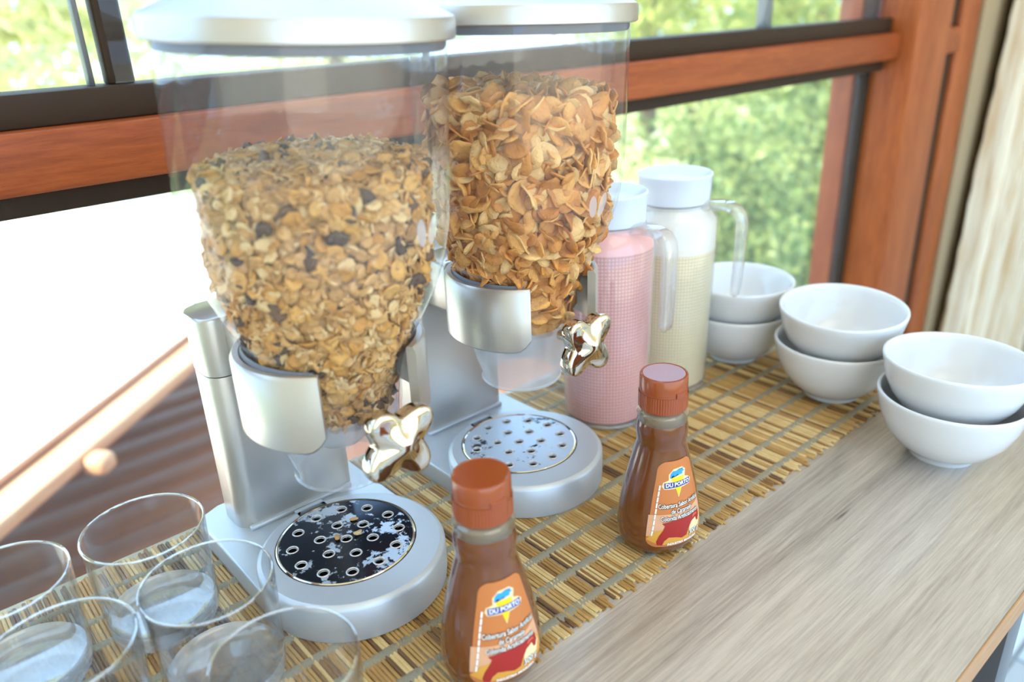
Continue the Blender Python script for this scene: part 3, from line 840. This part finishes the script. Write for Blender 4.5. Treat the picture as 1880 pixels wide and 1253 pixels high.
# corn flakes
A2 = content_axis(D2, TILT2)
corn_s = [flake_mesh('corn_flake', 0.0105, 0.13, 0.30, CF[k % 4], 0.0013, 81 + k, 14) for k in range(12)]
sl2, hump2, zt2, zb2, off2 = (-0.02, 0.03), 0.006, 0.334, 0.156, 0.0135
pile_core(zt2, zb2, sl2, hump2, off2 + 0.002, CF, None, A2, 'heap of smaller corn flakes packed inside the farther dispenser', 'corn flakes', 'corn_flake_heap',
          [(m_, (0, 1, 2, 3), 1) for m_ in corn_s], 900, 0.6, 6, CAM2)
pts = fill_points(300, zt2, zb2 + 0.01, sl2, hump2, off2 + 0.001, CAM2, 1.6, 0.25, rd)
for p, nr in pts:
    o = bpy.data.objects.new('corn_flake', rd.choice(corn_s)); COL.objects.link(o)
    o.matrix_world = A2 @ Matrix.Translation(p) @ orient(nr, rd, 0.55).to_matrix().to_4x4() @ Matrix.Scale(rd.uniform(0.7, 1.15), 4)
    tag(o, 'golden crinkled corn flake in the farther dispenser', 'corn flake', 'corn flakes in the farther dispenser')
# crumbs on the nearer grate
for k, (x, y, lb) in enumerate(((0.006, 0.012, 'oat crumb lying on the nearer grate beside its middle hole'), (-0.008, 0.019, 'tan oat crumb on the nearer grate behind its middle hole'), (0.013, 0.030, 'pale oat crumb on the nearer grate close to its back holes'))):
    o = bpy.data.objects.new('oat_crumb', oat_s[k]); COL.objects.link(o)
    o.location = D1 + Vector((x, y - 0.002, 0.0322)); o.rotation_euler = (0.1, 0.1, k * 1.3); o.scale = (0.8, 0.5, 1)
    tag(o, lb, 'crumb')

# ------------------------------------------------------------------ pitchers
def pitcher(loc, hdir, label, liquid, film, z_liq, z_film):
    t = empty('pitcher', loc); tag(t, label, 'pitcher', 'lidded pitchers on the mat')
    prof = [(0.0, 0.0), (0.038, 0.0), (0.0415, 0.002), (0.0427, 0.006), (0.0460, 0.186), (0.0445, 0.190), (0.0405, 0.1965), (0.0365, 0.2015), (0.0352, 0.206), (0.0352, 0.222)]
    b = lathe('glass_body', prof, M['pitcher'], t, n=80)
    # ribs round the shoulder
    lathe('foot_rim', [(0.0422, 0.0005), (0.0434, 0.0015), (0.0434, 0.0035), (0.0426, 0.005)], M['pitcher'], b, n=80)
    lq = lathe('liquid', [(0.0, 0.004), (0.038, 0.004), (0.0412, 0.007), (0.0415, 0.010), (0.0415 + 0.0031 * z_liq / 0.186, min(z_liq, 0.186) - 0.001), (0.0405 + 0.0031 * z_liq / 0.186, min(z_liq, 0.186)), (0.0, min(z_liq, 0.186) + 0.0005)], liquid, t, n=80)
    if z_film > z_liq:
        pf = [(0.0417 + 0.0031 * z_liq / 0.186, z_liq - 0.001)]
        for z in (0.1865, 0.190, 0.1955, 0.1985, 0.2010):
            if z_liq < z < z_film:
                pf.append((0.0437 if z < 0.187 else 0.0437 - (z - 0.1865) * 0.68, z))
        pf.append((pf[-1][0] - 0.001, z_film))
        lathe('foam', pf, film, lq, n=80)
    ld = lathe('lid', [(0.0, 0.2265), (0.026, 0.2265), (0.028, 0.2275), (0.034, 0.2345), (0.0365, 0.2352), (0.0382, 0.2342), (0.0384, 0.2325), (0.0374, 0.2305), (0.0366, 0.2150), (0.0360, 0.2060), (0.0350, 0.2060)], M['frost_lid'], t, n=80)
    # handle: flat clear strap with rounded edges, free at its lower end
    hd = Vector((hdir[0], hdir[1], 0)).normalized(); sd = Vector((-hd.y, hd.x, 0))
    path = [(0.033, 0.2030), (0.042, 0.2045), (0.052, 0.2050), (0.060, 0.2040), (0.0665, 0.2010), (0.0705, 0.1955), (0.0722, 0.1880), (0.0722, 0.17), (0.0718, 0.15), (0.0712, 0.13), (0.0708, 0.118), (0.0705, 0.113), (0.0702, 0.1105)]
    P = [hd * r + Vector((0, 0, z)) for r, z in path]
    sc = [1.15, 1.0, 1, 1, 1, 1, 1, 1, 1, 0.97, 0.93, 0.82, 0.45]
    sweep('handle', P, rrect(0.0185, 0.0095, 0.0045, 5), M['handle'], t, side=sd, scales=sc)
    lathe('neck_band', [(0.0356, 0.2012), (0.0368, 0.2022), (0.0368, 0.2052), (0.0356, 0.2062)], M['pitcher'], t, n=64)
    return t
pitcher((0.546, 0.493, MZ), (0.06, -1.0), 'clear lidded pitcher of pink strawberry yogurt drink', M['pink_milk'], M['pink_film'], 0.184, 0.2035)
pitcher((0.653, 0.497, MZ), (0.30, -0.95), 'clear lidded pitcher of cream coloured milk', M['cream_milk'], M['white_film'], 0.158, 0.2035)

# ------------------------------------------------------------------ bowls
BP = [(0.0, 0.004), (0.024, 0.004), (0.0265, 0.0), (0.0295, 0.0), (0.0305, 0.004), (0.0345, 0.0065), (0.046, 0.015), (0.056, 0.028), (0.0625, 0.043), (0.0655, 0.0560), (0.0665, 0.0605), (0.0662, 0.0625), (0.0648, 0.0632), (0.0632, 0.0622), (0.0615, 0.0570), (0.0580, 0.0430), (0.051, 0.0285), (0.041, 0.0165), (0.028, 0.0095), (0.0, 0.0085)]
bowl_me = None
def bowl(loc, label, tilt=(0, 0)):
    global bowl_me
    if bowl_me is None:
        o = lathe('bowl', BP, M['bowl'], None, n=80, sharp=60); bowl_me = o.data
    else:
        o = bpy.data.objects.new('bowl', bowl_me); COL.objects.link(o)
    o.location = loc; o.rotation_euler = (tilt[0], tilt[1], 0); o.scale = (0.945, 0.945, 1)
    return tag(o, label, 'bowl', 'white bowls in stacks of two')
DZB = 0.034
bowl((0.760, 0.481, MZ), 'lower white bowl of the stack right behind the cream pitcher')
bowl((0.760, 0.481, MZ + DZB), 'upper white bowl of the stack right behind the cream pitcher')
bowl((0.748, 0.350, MZ), 'lower white bowl of the middle stack on the mat corner')
bowl((0.751, 0.350, MZ + DZB + 0.003), 'upper white bowl of the middle stack on the mat corner', (0.025, -0.045))
bowl((0.709, 0.219, TZ), 'lower white bowl of the stack on bare wood at the right')
bowl((0.712, 0.220, TZ + DZB - 0.001), 'upper white bowl of the stack on bare wood at the right', (-0.01, 0.02))

# ------------------------------------------------------------------ sauce bottles
BR = [(0.0, 0.002), (0.020, 0.0), (0.0245, 0.001), (0.0285, 0.005), (0.0302, 0.012), (0.0305, 0.020), (0.0298, 0.030), (0.0280, 0.043), (0.0256, 0.057), (0.0230, 0.070), (0.0207, 0.081), (0.0190, 0.0885), (0.0186, 0.0915), (0.0192, 0.0950), (0.0197, 0.0995), (0.0195, 0.1040), (0.0186, 0.1085)]
def bot_r(z):
    for (r0, z0), (r1, z1) in zip(BR[3:], BR[4:]):
        if z0 <= z <= z1:
            return r0 + (r1 - r0) * (z - z0) / (z1 - z0)
    return BR[3][0]
def wrap(pt, off, phi0):
    u, z = pt
    r = bot_r(z) + off
    a = phi0 + u / bot_r(z)
    return (r * math.cos(a), r * math.sin(a), z)
PRINT = {k: pm('print_' + k, c, 0.35, noise=0.04, nscale=200) for k, c in dict(orange='#c4753c', peach='#dba27a', red='#a3241c', redlight='#d45a40', yellow='#f4c81a', blue='#2f9be6', navy='#2b3f96', white='#f6f1e6', flan='#d99a3e', cream='#efd3a0', dark='#40261a').items()}

def wrapped_poly(name, poly, mat, off, phi0, parent, cuts=2):
    bm = bmesh.new()
    f = bm.faces.new([bm.verts.new((x, y, 0)) for x, y in poly])
    bmesh.ops.triangulate(bm, faces=bm.faces)
    for _ in range(cuts):
        long_e = [e for e in bm.edges if e.calc_length() > 0.004]
        if not long_e: break
        bmesh.ops.subdivide_edges(bm, edges=long_e, cuts=1)
        bmesh.ops.triangulate(bm, faces=[f_ for f_ in bm.faces if len(f_.verts) > 3])
    for v in bm.verts:
        v.co = Vector(wrap((v.co.x, v.co.y), off, phi0))
    me = bpy.data.meshes.new(name); bm.to_mesh(me); bm.free(); me.materials.append(mat)
    me.polygons.foreach_set('use_smooth', [True] * len(me.polygons))
    o = bpy.data.objects.new(name, me); COL.objects.link(o); o.parent = parent
    return o

def wrapped_text(name, txt, size, center, mat, off, phi0, parent, rot=0.0, narrow=0.72, shear=0.0, bold=0.0):
    cu = bpy.data.curves.new(name, 'FONT'); cu.body = txt; cu.size = size; cu.align_x = 'CENTER'; cu.align_y = 'CENTER'; cu.shear = shear
    cu.offset = bold; cu.resolution_u = 3
    t = bpy.data.objects.new(name, cu); COL.objects.link(t)
    dg = bpy.context.evaluated_depsgraph_get()
    me = bpy.data.meshes.new_from_object(t.evaluated_get(dg))
    bpy.data.objects.remove(t); bpy.data.curves.remove(cu)
    cr, sr = math.cos(rot), math.sin(rot)
    for v in me.vertices:
        x, y = v.co.x * narrow, v.co.y
        v.co = Vector(wrap((center[0] + x * cr - y * sr, center[1] + x * sr + y * cr), off, phi0))
    me.materials.clear(); me.materials.append(mat)
    o = bpy.data.objects.new(name, me); COL.objects.link(o); o.parent = parent
    return o

def bottle(loc, phi0, label, spin):
    t = empty('sauce_bottle', loc); tag(t, label, 'bottle', 'caramel sauce bottles')
    body = lathe('bottle_body', BR, M['sauce'], t, n=72)
    lathe('neck', [(0.0186, 0.1085), (0.0184, 0.1120), (0.0192, 0.1135), (0.0192, 0.1155), (0.0180, 0.1168), (0.0165, 0.1175)], M['bottle_clear'], t, n=64)
    lathe('neck_thread', [(0.0150, 0.107), (0.0150, 0.1195)], M['bottle_clear'], t, n=48)
    cap = lathe('cap', [(0.0168, 0.1190), (0.0178, 0.1190), (0.0179, 0.1330), (0.0176, 0.1334), (0.0179, 0.1338), (0.0178, 0.1445), (0.0172, 0.1458), (0.0160, 0.1462), (0.0155, 0.1458), (0.0, 0.1455)], M['cap'], t, n=64, sharp=30)
    # ribbed skirt, thumb tab and hinge
    V = []; Fc = []; n = 120
    for j in range(n):
        a = 2 * PI * j / n; r = 0.0181 + (0.00025 if j % 2 else 0)
        V += [(r * math.cos(a), r * math.sin(a), 0.1200), (r * math.cos(a), r * math.sin(a), 0.1322)]
    for j in range(n):
        k = (j + 1) % n
        Fc.append((2 * j, 2 * k, 2 * k + 1, 2 * j + 1))
    mesh_obj('ribbed_skirt', V, Fc, M['cap'], cap, smooth=False)
    def arc_tab(nm, a, w, z0, z1, r0, r1):
        V = []; k = 6
        for i in range(k + 1):
            q = a + w * (i / k - 0.5)
            for r, z in ((r0, z0), (r1, z0 + 0.0008), (r1, z1 - 0.0008), (r0, z1)):
                V.append((r * math.cos(q), r * math.sin(q), z))
        Fc = [(4 * i + j, 4 * i + 4 + j, 4 * i + 5 + j, 4 * i + 1 + j) for i in range(k) for j in range(3)]
        Fc += [(0, 1, 2, 3), (4 * k + 3, 4 * k + 2, 4 * k + 1, 4 * k)]
        mesh_obj(nm, V, Fc, M['cap'], cap, smooth=False)
    arc_tab('thumb_tab', phi0 + 0.15 + spin, 0.62, 0.1318, 0.1368, 0.0176, 0.0190)
    arc_tab('hinge', phi0 + PI + 0.15 + spin, 0.35, 0.129, 0.139, 0.0176, 0.0194)
    # label: rounded tapering sticker
    def hw(z):
        w = 0.0262 - 0.0125 * (z - 0.012) / 0.070
        if z < 0.020: w -= 0.012 * (1 - math.sqrt(max(0, 1 - ((0.020 - z) / 0.0085) ** 2)))
        if z > 0.076: w -= 0.007 * (1 - math.sqrt(max(0, 1 - ((z - 0.076) / 0.0062) ** 2)))
        return w
    zs = [0.0118, 0.0122, 0.013, 0.0145, 0.017, 0.020] + [0.024 + 0.004 * i for i in range(13)] + [0.076, 0.0785, 0.0805, 0.0815, 0.0820]
    V = []; Fc = []; nc = 20
    for z in zs:
        w = hw(z)
        for j in range(nc + 1):
            V.append(wrap((w * (2 * j / nc - 1), z), 0.0005, phi0))
    for i in range(len(zs) - 1):
        for j in range(nc):
            q = i * (nc + 1) + j
            Fc.append((q, q + 1, q + nc + 2, q + nc + 1))
    lab = mesh_obj('label', V, Fc, PRINT['orange'], body)
    # (from here on: printed pieces on the label)
    def wp(nm, poly, mt, lv, cuts=4):
        return wrapped_poly(nm, poly, PRINT[mt], 0.0005 + 0.00012 * lv, phi0, lab, cuts)
    wp('peach_field', [(-0.0246, 0.0215), (0.0, 0.0235), (0.0246, 0.0215), (0.0226, 0.0330), (0.0200, 0.0440), (0.012, 0.0410), (0.0, 0.0400), (-0.0222, 0.0400), (-0.0238, 0.03)], 'peach', 1)
    wp('flan_picture', [(-0.0246, 0.0190), (-0.0150, 0.0140), (0.0, 0.0138), (0.0160, 0.0142), (0.0235, 0.0185), (0.0230, 0.0290), (0.0180, 0.0345), (0.0090, 0.0300), (0.0030, 0.0280), (-0.0080, 0.0290), (-0.0180, 0.0260)], 'flan', 2)
    wp('flan_light', [(0.0080, 0.0200), (0.0190, 0.0200), (0.0215, 0.0270), (0.0190, 0.0330), (0.0120, 0.0315), (0.0085, 0.0260)], 'cream', 3)
    wp('red_sauce', [(-0.0165, 0.0140), (-0.0130, 0.0135), (-0.0115, 0.0175), (-0.0085, 0.0205), (-0.0030, 0.0195), (0.0015, 0.0175), (0.0055, 0.0185), (0.0075, 0.0240), (0.0105, 0.0285), (0.0150, 0.0300), (0.0165, 0.0260), (0.0185, 0.0250), (0.0200, 0.0290), (0.0185, 0.0345), (0.0130, 0.0365), (0.0060, 0.0345), (-0.0040, 0.0345), (-0.0130, 0.0330), (-0.0110, 0.0305), (-0.0125, 0.0270), (-0.0155, 0.0220), (-0.0172, 0.0170)], 'red', 4)
    wp('red_gloss', [(0.0110, 0.0310), (0.0150, 0.0320), (0.0170, 0.0310), (0.0160, 0.0335), (0.0120, 0.0338)], 'redlight', 5)
    wp('logo_halo', [(-0.0105, 0.0605), (-0.0020, 0.0600), (0.0, 0.0525), (0.0025, 0.0600), (0.0105, 0.0605), (0.0118, 0.0640), (0.0095, 0.0665), (0.0060, 0.0680), (0.0070, 0.0735), (0.0040, 0.0762), (-0.0030, 0.0758), (-0.0068, 0.0720), (-0.0070, 0.0675), (-0.0110, 0.0660), (-0.0120, 0.0630)], 'cream', 1)
    wp('yellow_cone', [(0.0, 0.0538), (0.0052, 0.0690), (-0.0052, 0.0690)], 'yellow', 2)
    wp('blue_splash', [(-0.0060, 0.0690), (-0.0052, 0.0690), (-0.0040, 0.0722), (-0.0010, 0.0725), (0.0005, 0.0705), (0.0040, 0.0708), (0.0036, 0.0722), (0.0062, 0.0728), (0.0045, 0.0738), (0.0050, 0.0750), (0.0020, 0.0742), (0.0008, 0.0752), (-0.0012, 0.0742), (-0.0036, 0.0744), (-0.0055, 0.0722)], 'blue', 3)
    wp('navy_banner', [(-0.0102, 0.0612), (0.0102, 0.0612), (0.0102, 0.0656), (-0.0102, 0.0656)], 'navy', 4)
    lv = lambda q: 0.0005 + 0.00012 * q
    wrapped_text('banner_text', 'DU PORTO', 0.0042, (0.0, 0.0635), PRINT['white'], lv(5), phi0, lab, narrow=0.88, bold=0.00012)
    for i, (s, zc, u) in enumerate((('Cobertura Sabor Artificial', 0.0470, 0.0015), ('de Caramelo', 0.0418, 0.002), ('Colorida Artificialmente', 0.0366, 0.0015))):
        wrapped_text('label_text_shadow', s, 0.0052, (u + 0.0002, zc - 0.0002), PRINT['dark'], lv(5), phi0, lab, narrow=0.60, bold=0.00042)
        wrapped_text('label_text', s, 0.0052, (u, zc), PRINT['white'], lv(6), phi0, lab, narrow=0.60, bold=0.00004)
    wrapped_text('weight_text_shadow', '300 g', 0.0062, (0.0132, 0.0190), PRINT['dark'], lv(5), phi0, lab, narrow=0.8, bold=0.0004)
    wrapped_text('weight_text', '300 g', 0.0062, (0.0130, 0.0192), PRINT['white'], lv(6), phi0, lab, narrow=0.8, bold=0.0001)
    wrapped_text('origin_text', 'INDUSTRIA BRASILEIRA', 0.0028, (0.003, 0.0140), PRINT['white'], lv(6), phi0, lab, narrow=0.85, bold=0.0001)
    for q in range(9):
        z0 = 0.0225 + q * 0.0047
        e0, e1 = hw(z0) - 0.0032, hw(z0 + 0.0040) - 0.0032
        wp('side_print', [(-e0, z0), (-e0 + 0.0011, z0), (-e1 + 0.0011, z0 + 0.0040), (-e1, z0 + 0.0040)], 'white', 4, 2)
    # the body is a little wider across the label than it is deep
    nx, ny = math.cos(phi0), math.sin(phi0)
    for o in [body] + ALLCH(body) + ALLCH(lab):
        for v in o.data.vertices:
            k = max(0.0, min(1.0, (0.092 - v.co.z) / 0.045)); k = k * k * (3 - 2 * k)
            a_ = v.co.x * nx + v.co.y * ny; b_ = -v.co.x * ny + v.co.y * nx
            a_ *= 1 - 0.05 * k; b_ *= 1 + 0.10 * k
            v.co.x = a_ * nx - b_ * ny; v.co.y = a_ * ny + b_ * nx
    return t
bottle((0.238, 0.3125, MZ), math.atan2(-0.97, -0.24), 'caramel sauce bottle nearest the camera beside the front dispenser base', 0.0)
bottle((0.4195, 0.3215, MZ), math.atan2(-0.95, -0.30), 'caramel sauce bottle standing alone on the front mat edge, farther away', 0.1)

# ------------------------------------------------------------------ tumblers
def tumbler_proto():
    t = empty('tumbler')
    lathe('glass_wall', [(0.0366, 0.006), (0.0374, 0.012), (0.0400, 0.079)], M['tumbler'], t, n=72, sharp=60)
    lathe('glass_wall_inside', [(0.0358, 0.014), (0.0384, 0.079)], M['tumbler'], t, n=72)
    lathe('rim', [(0.0400, 0.079), (0.0400, 0.0798), (0.0397, 0.0804), (0.0392, 0.0806), (0.0387, 0.0804), (0.0384, 0.0798), (0.0384, 0.079)], M['rim_glass'], t, n=72)
    lathe('thick_base', [(0.0, 0.0012), (0.030, 0.0012), (0.033, 0.0), (0.0352, 0.0010), (0.0366, 0.006), (0.0370, 0.012), (0.0358, 0.014), (0.034, 0.0115), (0.026, 0.0085), (0.0, 0.0080)], M['thick_glass'], t, n=72, sharp=60)
    return t
tp = tumbler_proto()
for i, (x, y, lb) in enumerate(((0.008, 0.512, 'empty clear tumbler at the left picture edge against the window side'),
                                (0.093, 0.506, 'empty clear tumbler nearest the column of the front dispenser'),
                                (0.104, 0.421, 'empty clear tumbler touching the drip disc of the front dispenser, mid row'),
                                (0.022, 0.423, 'empty clear tumbler in the lower left picture corner'),
                                (0.110, 0.328, 'empty clear tumbler at the bottom, closest to the sauce bottle'))):
    o = tp if i == 0 else copy_tree(tp)
    o.location = (x, y, MZ)
    tag(o, lb, 'tumbler', 'clear glass tumblers')

# ------------------------------------------------------------------ curtain
V = []; Fc = []
nx, nz = 260, 70
for i in range(nx + 1):
    s = i / nx
    for k in range(nz + 1):
        z = -0.74 + 2.6 * k / nz
        x = 2.005 + 0.06 * z + 0.60 * s + 0.004 * math.sin(3 * z + 9 * s)
        ph = 2 * PI * 13 * s + 0.5 * math.sin(1.7 * z) + 1.2 * math.sin(5 * s)
        y = 0.650 + 0.020 * (1 - 2 * abs(math.sin(ph / 2)) ** 0.8) + 0.005 * math.sin(2 * PI * 31 * s + 2 * z) + 0.0015 * math.sin(60 * z + 30 * s)
        V.append((x, y, z))
for i in range(nx):
    for k in range(nz):
        q = i * (nz + 1) + k
        Fc.append((q, q + nz + 1, q + nz + 2, q + 1))
cur = mesh_obj('curtain', V, Fc, M['curtain'], None, (0, 0, TZ))
sm = cur.modifiers.new('thickness', 'SOLIDIFY'); sm.thickness = 0.002
tag(cur, 'cream crinkled fabric curtain hanging beside the wooden window post', 'curtain')

# ------------------------------------------------------------------ added unseen lamp
fill_o = empty('fill_panel', (0.3, -0.9, TZ + 1.95)); tag(fill_o, 'added unseen warm lamp panel behind the viewer', 'fill_light')
lm_, nt, N, L, b = new_mat('fill_diffuser'); b.inputs['Emission Color'].default_value = (1.0, 0.88, 0.70, 1); b.inputs['Emission Strength'].default_value = 2.0  # glowing panel added out of view to fill the room with warm light
box('fill_diffuser', (-0.75, -0.45, -0.03), (0.75, 0.45, -0.012), lm_, fill_o, 0.003)
box('fill_housing', (-0.78, -0.48, -0.012), (0.78, 0.48, 0.0), M['ceiling'], fill_o, 0.003)
